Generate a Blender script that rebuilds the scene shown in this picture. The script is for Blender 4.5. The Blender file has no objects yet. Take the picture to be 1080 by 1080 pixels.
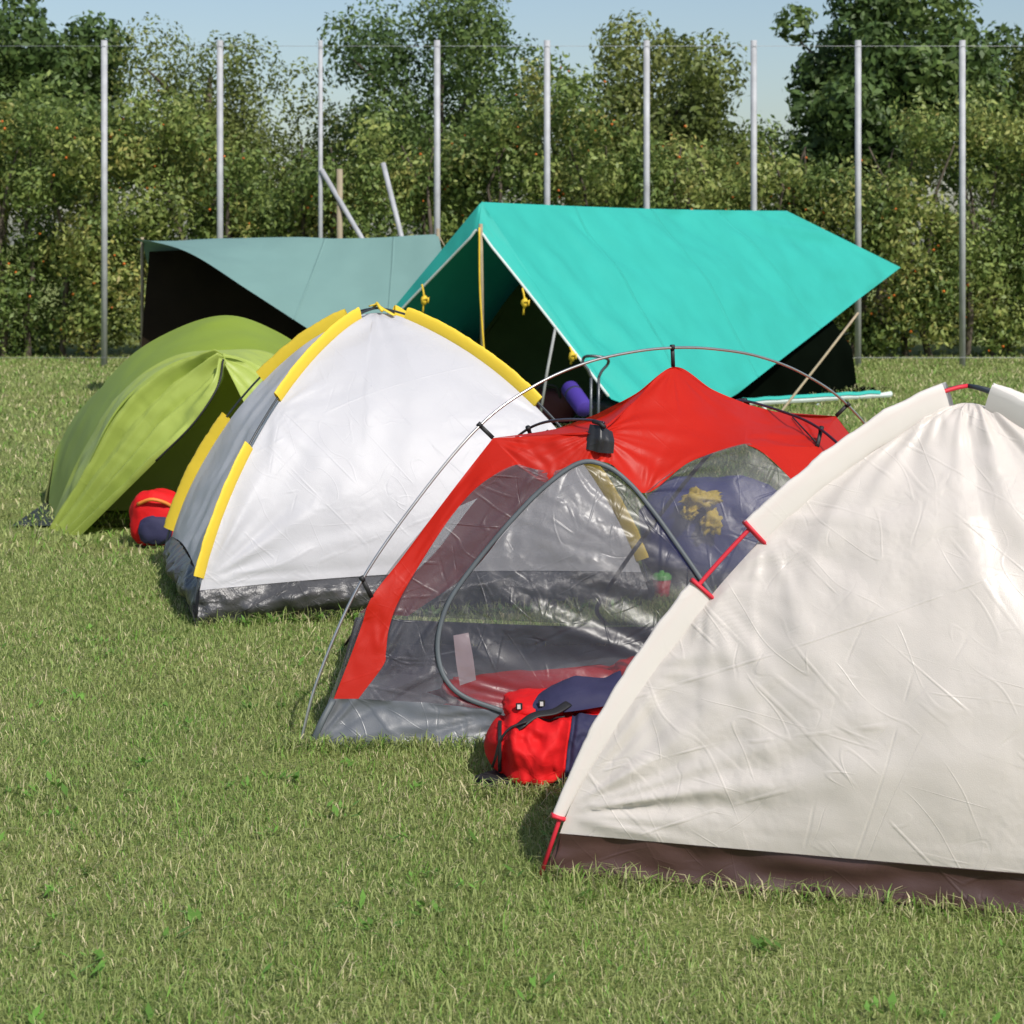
import bpy, bmesh, math, random
import numpy as np
from mathutils import Vector, noise

random.seed(7); rng = np.random.default_rng(11)
SC = bpy.context.scene
COL = SC.collection
F, HORIZON, EYE, PP = 2000.0, 253.0, 1.67, 1080.0

def Q(px, py, d):                 # a point at distance d
    return Vector(((px-540)*d/F, d, EYE-(py-HORIZON)*d/F))
def V(*a): return Vector(a)
def ray_plane(px, py, p0, n):
    o = V(0, 0, EYE); d = Q(px, py, 1.0)-o; return o+d*((p0-o).dot(n)/d.dot(n))

# ------------------------------------------------------------------ objects
def tag(o, label=None, cat=None, group=None, kind=None):
    if label: o['label'] = label
    if cat: o['category'] = cat
    if group: o['group'] = group
    if kind: o['kind'] = kind
    return o
def thing(name, label, cat, loc, group=None):
    o = bpy.data.objects.new(name, None); COL.objects.link(o)
    o.location = loc; o.empty_display_size = .1
    return tag(o, label, cat, group)

class MB:
    """collects shapes that become one mesh object"""
    def __init__(s): s.v = []; s.f = []; s.m = []
    def grid(s, g, closed_u=False, mi=0):
        nv, nu = len(g), len(g[0]); b = len(s.v)
        for row in g: s.v.extend([tuple(p) for p in row])
        for j in range(nv-1):
            for i in range(nu if closed_u else nu-1):
                i2 = (i+1) % nu
                s.f.append((b+j*nu+i, b+j*nu+i2, b+(j+1)*nu+i2, b+(j+1)*nu+i)); s.m.append(mi)
        return s
    def poly(s, pts, mi=0):
        b = len(s.v); s.v.extend([tuple(p) for p in pts]); s.f.append(tuple(range(b, b+len(pts)))); s.m.append(mi)
        return s
    def tube(s, pts, r, n=8, flat=None, mi=0, caps=True):
        """round (or flat: (half_width, half_thick, outward)) tube along a polyline"""
        pts = [Vector(p) for p in pts]; rows = []
        up = None
        for i, p in enumerate(pts):
            t = (pts[min(i+1, len(pts)-1)]-pts[max(i-1, 0)]).normalized()
            if flat: ref = Vector(flat[2])
            else:
                ref = up if up is not None else (V(0, 0, 1) if abs(t.z) < .9 else V(1, 0, 0))
            a = (ref - t*ref.dot(t)).normalized(); c = t.cross(a).normalized(); up = a
            rr = r[i] if isinstance(r, (list, tuple)) else r
            wa, wc = (flat[1], flat[0]) if flat else (rr, rr)
            rows.append([p + a*math.cos(2*math.pi*k/n)*wa + c*math.sin(2*math.pi*k/n)*wc for k in range(n)])
        s.grid(rows, True, mi)
        if caps:
            s.poly(rows[0][::-1], mi); s.poly(rows[-1], mi)
        return s
    def box(s, c, sx, sy, sz, rz=0, mi=0):
        c = Vector(c); co, si = math.cos(rz), math.sin(rz); P = []
        for z in (-1, 1):
            for x, y in ((-1, -1), (1, -1), (1, 1), (-1, 1)):
                lx, ly = x*sx/2, y*sy/2
                P.append(c + V(lx*co-ly*si, lx*si+ly*co, z*sz/2))
        for q in ((3, 2, 1, 0), (4, 5, 6, 7), (0, 1, 5, 4), (1, 2, 6, 5), (2, 3, 7, 6), (3, 0, 4, 7)):
            s.poly([P[i] for i in q], mi)
        return s
    def build(s, name, mats, parent=None, smooth=True, weld=True, rim=0):
        me = bpy.data.meshes.new(name)
        o = bpy.data.objects.new(name, me); COL.objects.link(o)
        vs = s.v
        if parent is not None:
            L = parent.location.copy(); pp = parent.parent
            while pp is not None: L += pp.location; pp = pp.parent
            vs = [(a-L.x, b-L.y, c-L.z) for a, b, c in vs]
            o.parent = parent
        me.from_pydata(vs, [], s.f)
        for mt in (mats if isinstance(mats, (list, tuple)) else [mats]): me.materials.append(mt)
        for p, mi in zip(me.polygons, s.m): p.material_index = mi; p.use_smooth = smooth
        if weld:
            bm = bmesh.new(); bm.from_mesh(me)
            bmesh.ops.remove_doubles(bm, verts=bm.verts, dist=.0006)
            bmesh.ops.recalc_face_normals(bm, faces=bm.faces)
            bm.to_mesh(me); bm.free()
        me.update()
        return o

def spline(P, n, smooth=True):
    """n samples, uniform in control-point index"""
    P = [Vector(p) for p in P]; m = len(P)-1; out = []
    for k in range(n):
        t = k/(n-1)*m; i = min(int(t), m-1); f = t-i
        a, b = P[i], P[i+1]
        if smooth and m > 1:
            p0 = P[i-1] if i > 0 else a*2-b
            p3 = P[i+2] if i+2 <= m else b*2-a
            out.append(.5*((2*a)+(b-p0)*f+(2*p0-5*a+4*b-p3)*f*f+(3*a-p0-3*b+p3)*f**3))
        else: out.append(a.lerp(b, f))
    return out

def loft(curves, nu, nv, smooth_u=True, smooth_v=False):
    R = [spline(c, nu, smooth_u) for c in curves]
    cols = [spline([r[i] for r in R], nv, smooth_v) for i in range(nu)]
    return [[cols[i][j] for i in range(nu)] for j in range(nv)]

def fbm(p, o=3):
    s, a = 0, 1
    for k in range(o):
        s += a*noise.noise(p); p = p*2.03+V(3.1, 1.7, 5.3); a *= .5
    return s
def ridge(p):
    return 1-abs(noise.noise(p))*2

def rumple(g, amp, freq=3, edge=.12, fold=None, puff=0, seed=0, skew=0, pulls=()):
    """displace a sheet along its normals; fold=(amp, n, axis) adds tension folds; borders stay put"""
    nv, nu = len(g), len(g[0]); out = []
    off = V(seed*3.7, seed*1.3, seed*.7)
    for j in range(nv):
        row = []
        for i in range(nu):
            p = g[j][i]
            du = g[j][min(i+1, nu-1)]-g[j][max(i-1, 0)]; dv = g[min(j+1, nv-1)][i]-g[max(j-1, 0)][i]
            n = du.cross(dv)
            n = n.normalized() if n.length > 1e-9 else V(0, -1, 0)
            u, v = i/(nu-1), j/(nv-1)
            e = min(1, min(u, 1-u)/edge)*min(1, min(v, 1-v)/edge) if edge else 1
            h = amp*fbm(p*freq+off, 3) + puff*math.sin(math.pi*u)*math.sin(math.pi*v)
            if fold:
                fa, fn, ax = fold; w = (u if ax == 0 else v)+skew*(v if ax == 0 else u); o = v if ax == 0 else u
                h += fa*noise.noise(V(w*fn+noise.noise(V(w*3, o*2, seed))*1.2, o*1.3, seed*2.1))
            ep = min(1, min(u, 1-u)/.03)*min(1, min(v, 1-v)/.03)
            hp = 0
            for A, pa, ln, fr in pulls:
                r = p-A; dist = r.length
                if dist > ln*3.5 or dist < 1e-5: continue
                ang = math.atan2(r.z, math.copysign(math.hypot(r.x, r.y), r.x))
                hp += pa*noise.noise(V(ang*fr+noise.noise(p*3)*.5, dist*1.2, A.x*5))*min(1, dist/(ln*.45))*math.exp(-dist/ln)
            row.append(p+n*(h*e+hp*ep))
        out.append(row)
    return out

# ------------------------------------------------------------------ materials
def newmat(name):
    m = bpy.data.materials.new(name); m.use_nodes = True
    nt = m.node_tree; nt.nodes.clear()
    return m, nt, nt.nodes, nt.links
def setin(n, **kw):
    for k, v in kw.items():
        k = k.replace('_', ' ')
        if k in n.inputs: n.inputs[k].default_value = v
def rgba(c): return (c[0], c[1], c[2], 1)
def coords(N, L, scale=(1, 1, 1), rot=(0, 0, 0)):
    tc = N.new('ShaderNodeTexCoord'); mp = N.new('ShaderNodeMapping')
    mp.inputs['Scale'].default_value = scale; mp.inputs['Rotation'].default_value = rot
    L.new(tc.outputs['Object'], mp.inputs[0]); return mp.outputs[0]
def noise_n(N, L, vec, scale, detail=4, typ='FBM', rough=.5, dist=0):
    t = N.new('ShaderNodeTexNoise'); t.noise_type = typ
    setin(t, Scale=scale, Detail=detail, Roughness=rough, Distortion=dist)
    L.new(vec, t.inputs['Vector']); return t
def math_n(N, L, op, a, b):
    n = N.new('ShaderNodeMath'); n.operation = op
    for i, x in enumerate((a, b)):
        if isinstance(x, (int, float)): n.inputs[i].default_value = x
        else: L.new(x, n.inputs[i])
    return n.outputs[0]
def ramp_n(N, L, fac, stops):
    r = N.new('ShaderNodeValToRGB'); e = r.color_ramp.elements
    while len(e) < len(stops): e.new(.5)
    for k, (p, c) in enumerate(stops):
        e[k].position = p; e[k].color = c if len(c) == 4 else rgba(c)
    L.new(fac, r.inputs[0]); return r.outputs[0]

def crease_height(N, L, s1, s2, sharp=.013, stretch=(1, 1, 1), rot=(0, 0, 0)):
    """height of handled cloth: straight broken creases in several directions over soft satin buckles"""
    tot = None
    base = coords(N, L)
    mask = noise_n(N, L, base, s1*1.7, 3)
    for k, (ang, f, w) in enumerate(((.35, s1, 1.0), (-.75, s1*1.2, .8), (1.25, s1*.9, -.7), (-.2, s2, .55), (.95, s2*.9, -.55), (2.2, s2*.8, .5))):
        rv = coords(N, L, (1, 1, 1), (rot[0], rot[1]+ang, rot[2]+.25*k))
        st = N.new('ShaderNodeMapping'); st.inputs['Scale'].default_value = (f*.055*stretch[0], f*.30, f*.9*stretch[2])
        st.inputs['Location'].default_value = (k*3.1, k*1.7, k*2.3); L.new(rv, st.inputs[0]); vec = st.outputs[0]
        n = noise_n(N, L, vec, 1.0, .6)
        d = math_n(N, L, 'ABSOLUTE', math_n(N, L, 'SUBTRACT', n.outputs[0], .5), 0)
        mr = N.new('ShaderNodeMapRange'); mr.interpolation_type = 'SMOOTHERSTEP'
        mr.inputs['From Min'].default_value = 0; mr.inputs['From Max'].default_value = sharp
        mr.inputs['To Min'].default_value = 1; mr.inputs['To Max'].default_value = 0
        L.new(d, mr.inputs[0])
        mk = N.new('ShaderNodeMapRange'); lo = .44+.03*(k % 3)
        mk.inputs['From Min'].default_value = lo; mk.inputs['From Max'].default_value = lo+.13
        if k % 2: mk.inputs['From Min'].default_value, mk.inputs['From Max'].default_value = lo+.1, lo-.05
        L.new(mask.outputs[0], mk.inputs[0])
        x = math_n(N, L, 'MULTIPLY', mr.outputs[0], mk.outputs[0])
        x = math_n(N, L, 'MULTIPLY', x, w*(.085 if k < 3 else .075))
        y = math_n(N, L, 'MULTIPLY', n.outputs[0], abs(w)*(.9 if k < 3 else .3))
        x = math_n(N, L, 'ADD', x, y)
        tot = x if tot is None else math_n(N, L, 'ADD', tot, x)
    # flat facets between sharp folds, as in cloth that was packed in a sack
    wob = noise_n(N, L, base, s1*.8, 2)
    for sc, w, ang in ((s1*.62, .55, .5), (s2*.55, .22, -.6)):
        r1 = coords(N, L, (1, 1, 1), (.2, ang, .1))
        st = N.new('ShaderNodeMapping'); st.inputs['Scale'].default_value = (sc*.55, sc*.6, sc*1.15); L.new(r1, st.inputs[0])
        mx = N.new('ShaderNodeMix'); mx.data_type = 'VECTOR'; mx.inputs[0].default_value = .16
        L.new(st.outputs[0], mx.inputs[4]); L.new(wob.outputs['Color'], mx.inputs[5])
        vo = N.new('ShaderNodeTexVoronoi'); vo.feature = 'DISTANCE_TO_EDGE'; vo.inputs['Scale'].default_value = 1; L.new(mx.outputs[1], vo.inputs['Vector'])
        mk = N.new('ShaderNodeMapRange'); mk.inputs['From Min'].default_value = .38; mk.inputs['From Max'].default_value = .62; L.new(mask.outputs[0], mk.inputs[0])
        x = math_n(N, L, 'MULTIPLY', math_n(N, L, 'MULTIPLY', vo.outputs['Distance'], mk.outputs[0]), w)
        tot = math_n(N, L, 'ADD', tot, x)
    return tot

def cloth(name, col, rough=.5, transl=.2, bump=.3, s1=3, s2=9, dist=.02, var=.06, stretch=(1, 1, 1), rot=(0, 0, 0),
          spec=.5, tcol=None, weave=True, dirt=0, metallic=0):
    m, nt, N, L = newmat(name)
    out = N.new('ShaderNodeOutputMaterial'); pb = N.new('ShaderNodeBsdfPrincipled')
    vec = coords(N, L)
    nz = noise_n(N, L, vec, 2.2, 5)
    dark = tuple(c*(1-var) for c in col); lite = tuple(min(1, c*(1+var)) for c in col)
    cc = ramp_n(N, L, nz.outputs[0], [(.3, dark), (.7, lite)])
    if dirt:
        dn = noise_n(N, L, vec, 7, 6, rough=.7)
        df = N.new('ShaderNodeMapRange'); df.inputs['From Min'].default_value = .55; df.inputs['From Max'].default_value = .8
        df.inputs['To Max'].default_value = dirt; L.new(dn.outputs[0], df.inputs[0])
        mx = N.new('ShaderNodeMix'); mx.data_type = 'RGBA'; L.new(df.outputs[0], mx.inputs[0]); L.new(cc, mx.inputs[6])
        mx.inputs[7].default_value = (.22, .19, .13, 1); cc = mx.outputs[2]
    L.new(cc, pb.inputs['Base Color'])
    setin(pb, Roughness=rough, Metallic=metallic); pb.inputs['Specular IOR Level'].default_value = spec
    h = crease_height(N, L, s1, s2, stretch=stretch, rot=rot)
    if weave:
        wv = noise_n(N, L, vec, 420, 1)
        h = math_n(N, L, 'ADD', h, math_n(N, L, 'MULTIPLY', wv.outputs[0], .03))
    bp = N.new('ShaderNodeBump'); setin(bp, Strength=bump, Distance=dist); L.new(h, bp.inputs['Height'])
    L.new(bp.outputs[0], pb.inputs['Normal'])
    last = pb.outputs[0]
    if transl:
        tr = N.new('ShaderNodeBsdfTranslucent'); tr.inputs[0].default_value = rgba(tcol or col); L.new(bp.outputs[0], tr.inputs['Normal'])
        mx = N.new('ShaderNodeMixShader'); mx.inputs[0].default_value = transl
        L.new(last, mx.inputs[1]); L.new(tr.outputs[0], mx.inputs[2]); last = mx.outputs[0]
    L.new(last, out.inputs[0]); return m

def netting(name, col, clear, rough=.35, stretch=(1, 1, 1), rot=(0, 0, 0), bump=.6):
    """see-through insect mesh: fine holes averaged, with a nylon sheen on its creases"""
    m, nt, N, L = newmat(name)
    out = N.new('ShaderNodeOutputMaterial'); pb = N.new('ShaderNodeBsdfPrincipled')
    setin(pb, Base_Color=rgba(col), Roughness=rough); pb.inputs['Specular IOR Level'].default_value = .65
    h = crease_height(N, L, 4.5, 12, sharp=.022, rot=rot)
    bp = N.new('ShaderNodeBump'); setin(bp, Strength=bump, Distance=.03); L.new(h, bp.inputs['Height']); L.new(bp.outputs[0], pb.inputs['Normal'])
    tp = N.new('ShaderNodeBsdfTransparent')
    mx = N.new('ShaderNodeMixShader')
    nz = noise_n(N, L, coords(N, L), 5, 3)
    mr = N.new('ShaderNodeMapRange'); mr.inputs['To Min'].default_value = 1-clear-.08; mr.inputs['To Max'].default_value = 1-clear+.08
    L.new(nz.outputs[0], mr.inputs[0]); L.new(mr.outputs[0], mx.inputs[0])
    L.new(tp.outputs[0], mx.inputs[1]); L.new(pb.outputs[0], mx.inputs[2]); L.new(mx.outputs[0], out.inputs[0])
    return m

def plain(name, col, rough=.5, metallic=0, var=.15, scale=8, bump=.1, spec=.5):
    m, nt, N, L = newmat(name)
    out = N.new('ShaderNodeOutputMaterial'); pb = N.new('ShaderNodeBsdfPrincipled')
    nz = noise_n(N, L, coords(N, L), scale, 5)
    L.new(ramp_n(N, L, nz.outputs[0], [(.3, tuple(c*(1-var) for c in col)), (.7, tuple(min(1, c*(1+var)) for c in col))]), pb.inputs['Base Color'])
    setin(pb, Roughness=rough, Metallic=metallic); pb.inputs['Specular IOR Level'].default_value = spec
    bp = N.new('ShaderNodeBump'); setin(bp, Strength=bump, Distance=.005); L.new(nz.outputs[0], bp.inputs['Height']); L.new(bp.outputs[0], pb.inputs['Normal'])
    L.new(pb.outputs[0], out.inputs[0]); return m

def leafy(name, rough=.55, transl=.3, spec=.35):
    """colour per leaf or blade comes from the mesh's own tint attribute"""
    m, nt, N, L = newmat(name)
    out = N.new('ShaderNodeOutputMaterial'); pb = N.new('ShaderNodeBsdfPrincipled')
    at = N.new('ShaderNodeAttribute'); at.attribute_name = 'tint'
    L.new(at.outputs['Color'], pb.inputs['Base Color']); setin(pb, Roughness=rough); pb.inputs['Specular IOR Level'].default_value = spec
    tr = N.new('ShaderNodeBsdfTranslucent'); L.new(at.outputs['Color'], tr.inputs[0])
    mx = N.new('ShaderNodeMixShader'); mx.inputs[0].default_value = transl
    L.new(pb.outputs[0], mx.inputs[1]); L.new(tr.outputs[0], mx.inputs[2]); L.new(mx.outputs[0], out.inputs[0]); return m

M = dict(
    white=cloth('white_nylon', (.585, .585, .615), .46, .22, .5, 4, 11, .02, .02),
    white_side_lift=cloth('lifted_white_nylon', (.80, .81, .85), .5, .45, .3, 2.2, 7, .02, .03),  # same white cloth, shaded side panels lightened through the colour
    yellow=cloth('yellow_nylon', (.88, .64, .05), .55, .15, .3, 8, 20, .008, .05),
    silver=cloth('silver_grey_groundsheet', (.06, .06, .064), .32, 0, 1.0, 8, 22, .03, .2, dirt=.3, spec=.7),
    red=cloth('red_nylon', (.56, .018, .007), .46, .28, .5, 4.5, 13, .012, .06, spec=.28, tcol=(.80, .045, .012)),
    grey=cloth('grey_groundsheet', (.105, .115, .13), .36, 0, .6, 4, 11, .02, .12, dirt=.25, spec=.7),
    cream=cloth('cream_nylon', (.86, .80, .745), .33, .36, .75, 4.6, 12, .02, .03, spec=.6),
    cream_band=cloth('cream_sleeve_nylon', (.83, .79, .75), .5, .25, .25, 3, 10, .01, .03),
    brown=cloth('brown_groundsheet', (.07, .035, .03), .45, 0, .5, 5, 14, .02, .2),
    webbing=cloth('red_webbing', (.60, .02, .04), .6, 0, .2, 20, 40, .003, .1),
    teal=cloth('teal_canvas', (.034, .40, .34), .65, .05, .22, 1.3, 4, .03, .05, spec=.25, tcol=(.02, .4, .3)),
    teal_hem=cloth('pale_hem_tape', (.55, .62, .60), .7, 0, .1, 6, 12, .005, .1),
    sage=cloth('sage_canvas', (.165, .285, .268), .7, .05, .15, .9, 3, .03, .04, spec=.25),
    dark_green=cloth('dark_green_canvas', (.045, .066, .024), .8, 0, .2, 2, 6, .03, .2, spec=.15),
    shade_black=cloth('shade_black_canvas', (.0025, .004, .0025), .95, 0, .2, 2, 6, .03, .2, spec=.0),  # near-black colour stands in for the shade under the raised fly
    shade_brown=cloth('shade_brown_canvas', (.016, .011, .006), .85, 0, .2, 2, 6, .03, .2, spec=.1),  # shade below the sage sheet put into the cloth colour
    lime=cloth('lime_nylon', (.30, .41, .045), .5, .3, .3, 2.5, 8, .02, .08, tcol=(.35, .45, .03)),
    lime_flap=cloth('pale_lime_nylon', (.42, .52, .11), .45, .25, .35, 3, 9, .02, .08),
    olive=cloth('olive_lining', (.28, .31, .12), .7, .25, .3, 2.5, 8, .02, .12, spec=.2),
    packred=cloth('red_cordura', (.62, .010, .012), .68, 0, .7, 8, 22, .014, .08, spec=.2),
    navy=cloth('navy_cordura', (.026, .026, .070), .75, 0, .5, 10, 26, .01, .12, spec=.4),
    blue=cloth('blue_nylon', (.02, .03, .22), .5, .1, .4, 5, 12, .02, .1),
    purple=cloth('purple_foam', (.06, .035, .26), .75, 0, .2, 12, 30, .006, .12, spec=.2),
    label=cloth('pinkish_label_cloth', (.72, .55, .58), .6, .25, .2, 10, 25, .006, .1),
    black=plain('black_webbing', (.012, .012, .013), .6),
    blackcloth=cloth('black_nylon_patch', (.018, .018, .020), .4, 0, .6, 12, 30, .01, .2),
    zip=plain('grey_zip_tape', (.075, .09, .10), .55),
    pole=plain('aluminium_pole', (.50, .49, .47), .3, .85, .12, 14),
    darkpole=plain('dark_fibreglass_pole', (.028, .035, .042), .35, 0, .2, 14),
    purplepole=plain('dark_anodised_pole', (.09, .05, .075), .3, .7, .2, 14),
    steel=plain('galvanised_steel', (.40, .41, .43), .68, .15, .15, 6),
    tube=plain('dark_grey_steel_tube', (.11, .12, .13), .35, .6, .2, 12),
    tan=plain('tan_rope', (.36, .29, .19), .8),
    yrope=plain('yellow_rope', (.70, .48, .03), .7),
    greyrope=plain('grey_rope', (.30, .31, .30), .8),
    wood=plain('brown_wood_pole', (.30, .25, .17), .7),
    buckle=plain('pale_plastic_buckle', (.6, .6, .58), .35),
    bark=plain('grey_brown_bark', (.10, .08, .06), .9, 0, .4, 10, .6),
    leaf=leafy('leaf', .5, .28), blade=leafy('grass_blade', .5, .33, .3), berry=plain('orange_berry', (.62, .16, .03), .4),
)

# ------------------------------------------------------------------ ground
def ground_mat():
    m, nt, N, L = newmat('lawn_soil_and_turf')
    out = N.new('ShaderNodeOutputMaterial'); pb = N.new('ShaderNodeBsdfPrincipled')
    vec = coords(N, L)
    a = noise_n(N, L, vec, 1.1, 6, rough=.65); b = noise_n(N, L, vec, 60, 4, rough=.7)
    c1 = ramp_n(N, L, b.outputs[0], [(.32, (.07, .085, .028)), (.5, (.20, .25, .08)), (.68, (.38, .38, .18))])
    mx = N.new('ShaderNodeMix'); mx.data_type = 'RGBA'; mx.blend_type = 'MULTIPLY'; mx.inputs[0].default_value = 1
    L.new(c1, mx.inputs[6]); L.new(ramp_n(N, L, a.outputs[0], [(.3, (.8, .9, .75)), (.7, (1.15, 1.05, .95))]), mx.inputs[7])
    L.new(mx.outputs[2], pb.inputs['Base Color']); setin(pb, Roughness=.9); pb.inputs['Specular IOR Level'].default_value = .15
    bp = N.new('ShaderNodeBump'); setin(bp, Strength=.8, Distance=.03); L.new(b.outputs[0], bp.inputs['Height']); L.new(bp.outputs[0], pb.inputs['Normal'])
    L.new(pb.outputs[0], out.inputs[0]); return m
g = MB().grid([[V(-300+600*i/30, -60+660*j/30, 0) for i in range(31)] for j in range(31)])
tag(g.build('lawn', ground_mat()), 'mown grass ground of the campsite', 'ground', kind='structure')

# footprints where no grass shows
WFL, WRL, WFR, WRR = V(-1.37, 8.2, 0), V(-1.75, 9.60, 0), V(.62, 8.66, 0), V(.05, 10.32, 0)
CFL = V(.08, 4.98, 0)
CFR, CRL, CRR = V(2.12, 4.42, 0), V(.48, 5.98, 0), V(2.42, 5.42, 0)
RFL, RFR, RBR, RBL = V(-.66, 6.24, 0), V(1.86, 6.24, 0), V(1.86, 7.76, 0), V(-.66, 7.76, 0)
PADS = [(WFL, WFR, WRR, WRL), (CFL, CFR, CRR, CRL), (RFL, RFR, RBR, RBL)]
def in_pads(X, Y, grow=-.03):
    bad = np.zeros(len(X), bool)
    for P in PADS:
        ok = np.ones(len(X), bool)
        for a, b in zip(P, P[1:]+P[:1]):
            e = b-a; l = e.length
            ok &= ((e.x*(Y-a.y)-e.y*(X-a.x))/l) > -grow
        bad |= ok
    return bad

def fast_mesh(name, verts, faces_flat, loop_counts, tint, mat, parent=None):
    me = bpy.data.meshes.new(name)
    if parent is not None: verts = verts-np.array(parent.location)[None, :]
    me.vertices.add(len(verts)); me.vertices.foreach_set('co', verts.astype(np.float32).ravel())
    me.loops.add(len(faces_flat)); me.loops.foreach_set('vertex_index', faces_flat.astype(np.int32))
    st = np.concatenate([[0], np.cumsum(loop_counts)[:-1]])
    me.polygons.add(len(loop_counts)); me.polygons.foreach_set('loop_start', st.astype(np.int32))
    if tint is not None:
        at = me.attributes.new('tint', 'FLOAT_COLOR', 'POINT')
        at.data.foreach_set('color', np.concatenate([tint, np.ones((len(tint), 1))], 1).astype(np.float32).ravel())
    me.materials.append(mat); me.update(calc_edges=True); me.validate()
    o = bpy.data.objects.new(name, me); COL.objects.link(o)
    if parent is not None: o.parent = parent
    return o

def blades(X, Y, hgt, wid, lean):
    n = len(X); az = rng.uniform(0, 2*np.pi, n); fa = rng.uniform(0, 2*np.pi, n)
    dx, dy = np.cos(az)*lean*hgt, np.sin(az)*lean*hgt
    wx, wy = np.cos(fa)*wid/2, np.sin(fa)*wid/2
    z0 = np.zeros(n)-.004
    B = np.stack([
        np.stack([X-wx, Y-wy, z0], 1), np.stack([X+wx, Y+wy, z0], 1),
        np.stack([X+.35*dx-wx*.85, Y+.35*dy-wy*.85, hgt*.6], 1), np.stack([X+.35*dx+wx*.85, Y+.35*dy+wy*.85, hgt*.6], 1),
        np.stack([X+dx, Y+dy, hgt*np.clip(1-.35*lean, .35, 1)], 1)], 1)
    return B
def patchy(X, Y, s, o=0):
    v = np.zeros(len(X))
    for k in range(4):
        a = 1.9*k+o; f = s*(1+.6*k)
        v += np.sin(f*(X*math.cos(a)+Y*math.sin(a))+k*2.1+o)*np.cos(f*.7*(Y*math.cos(a)-X*math.sin(a))+k)
    return v/4
def lawn_blades():
    XS, YS, HS, WS = [], [], [], []
    for d0, d1, dens, h, w in ((3.6, 5.2, 15000, .024, .0027), (5.2, 7, 11500, .024, .0030), (7, 10, 7000, .025, .0040), (10, 15, 900, .04, .009), (15, 27, 350, .045, .014)):
        wdt = .29*d1+.35; n = int(dens*2*wdt*(d1-d0))
        X = rng.uniform(-wdt, wdt, n); Y = rng.uniform(d0, d1, n)
        ok = (np.abs(X) < .285*Y+.3) & ~in_pads(X, Y) & (rng.uniform(0, 1, n) < np.clip(1.05+.9*(patchy(X, Y, 2.7, 2.2)+.12*np.sin(X*31+Y*9)), .28, 1))
        X, Y = X[ok], Y[ok]
        XS.append(X); YS.append(Y)
        hh = h*rng.gamma(6, 1/6, len(X))*(1+.35*patchy(X, Y, 3.2)); HS.append(np.clip(hh, .012, .09)); WS.append(w*rng.uniform(.7, 1.3, len(X)))
    X, Y, Hh, W = map(np.concatenate, (XS, YS, HS, WS))
    # uncut tufts against the tent hems and poles
    for a, b, n, hmax in ((WFL, WFR, 900, .09), (RFL, RFL.lerp(RFR, .4), 700, .075), (CFL, CFR, 900, .08), (V(-.12, 5.70, 0), V(.36, 5.68, 0), 600, .085), (V(-.76, 6.25, 0), V(-.60, 6.22, 0), 140, .08)):
        t = rng.uniform(0, 1, n); e = (b-a); nn = V(e.y, -e.x, 0).normalized(); s = np.abs(rng.normal(0, .035, n))+.005
        X = np.concatenate([X, a.x+e.x*t+nn.x*s]); Y = np.concatenate([Y, a.y+e.y*t+nn.y*s])
        Hh = np.concatenate([Hh, rng.uniform(.03, hmax, n)]); W = np.concatenate([W, rng.uniform(.003, .0055, n)])
    n = len(X)
    lean = np.abs(rng.normal(.95, .6, n)); B = blades(X, Y, Hh, W, lean)
    g1, g2, dry, lush = np.array([.225, .295, .08]), np.array([.42, .475, .185]), np.array([.64, .58, .34]), np.array([.20, .37, .065])
    t = rng.uniform(0, 1, n)[:, None]; c = g1*(1-t)+g2*t
    pd = np.clip(.14+.20*patchy(X, Y, 2.1, 1.0), .03, .6); isd = rng.uniform(0, 1, n) < pd
    pl = np.clip(.14+.25*patchy(X, Y, 2.9, 4.0), .0, .5); isl = rng.uniform(0, 1, n) < pl
    c[isl] = lush*(.8+.4*rng.uniform(0, 1, (isl.sum(), 1))); c[isd] = dry*(.75+.4*rng.uniform(0, 1, (isd.sum(), 1)))
    base = (np.arange(n)*5)[:, None]
    fl = np.concatenate([base+np.array([[0, 1, 3, 2]]), base+np.array([[2, 3, 4]])], 1).ravel()
    lc = np.tile([4, 3], n)
    o = fast_mesh('grass', B.reshape(-1, 3), fl, lc, np.repeat(c, 5, 0), M['blade'])
    tag(o, 'short mown grass with dry straw patches', 'grass', kind='stuff')
lawn_blades()

def weeds():
    """clover and plantain leaves among the grass"""
    P, Fc, T = [], [], []
    cl = []
    while len(cl) < 150:
        y = rng.uniform(3.7, 8.1); x = rng.uniform(-.28*y-.2, .28*y+.2)
        if not in_pads(np.array([x]), np.array([y]), .03)[0]: cl.append((x, y, rng.uniform(.6, 1.2)))
    for t in np.linspace(.1, .95, 16): p = WFL.lerp(WFR, float(t)); cl.append((p.x+.02, p.y-.05, 1.5))
    for x, y, s in cl:
        tone = np.array([.13, .27, .045])*rng.uniform(.7, 1.3)
        for k in range(int(rng.integers(4, 9))):
            a = rng.uniform(0, 6.28); l = s*rng.uniform(.018, .042); w = l*rng.uniform(.3, .5); up = rng.uniform(.25, .9)
            d = np.array([math.cos(a), math.sin(a), up]); sd = np.array([-math.sin(a), math.cos(a), 0])
            o = np.array([x+rng.normal(0, .02), y+rng.normal(0, .02), .012])
            b = len(P)
            P += [o, o+d*l*.5+sd*w/2, o+d*l*np.array([1, 1, .9]), o+d*l*.5-sd*w/2]; Fc += [b, b+1, b+2, b+3]; T += [tone*rng.uniform(.85, 1.15)]*4
    o = fast_mesh('weeds', np.array(P), np.array(Fc), np.full(len(P)//4, 4), np.array(T), M['leaf'])
    tag(o, 'small broad-leaved weeds scattered through the lawn', 'weeds', kind='stuff')
weeds()

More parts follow.
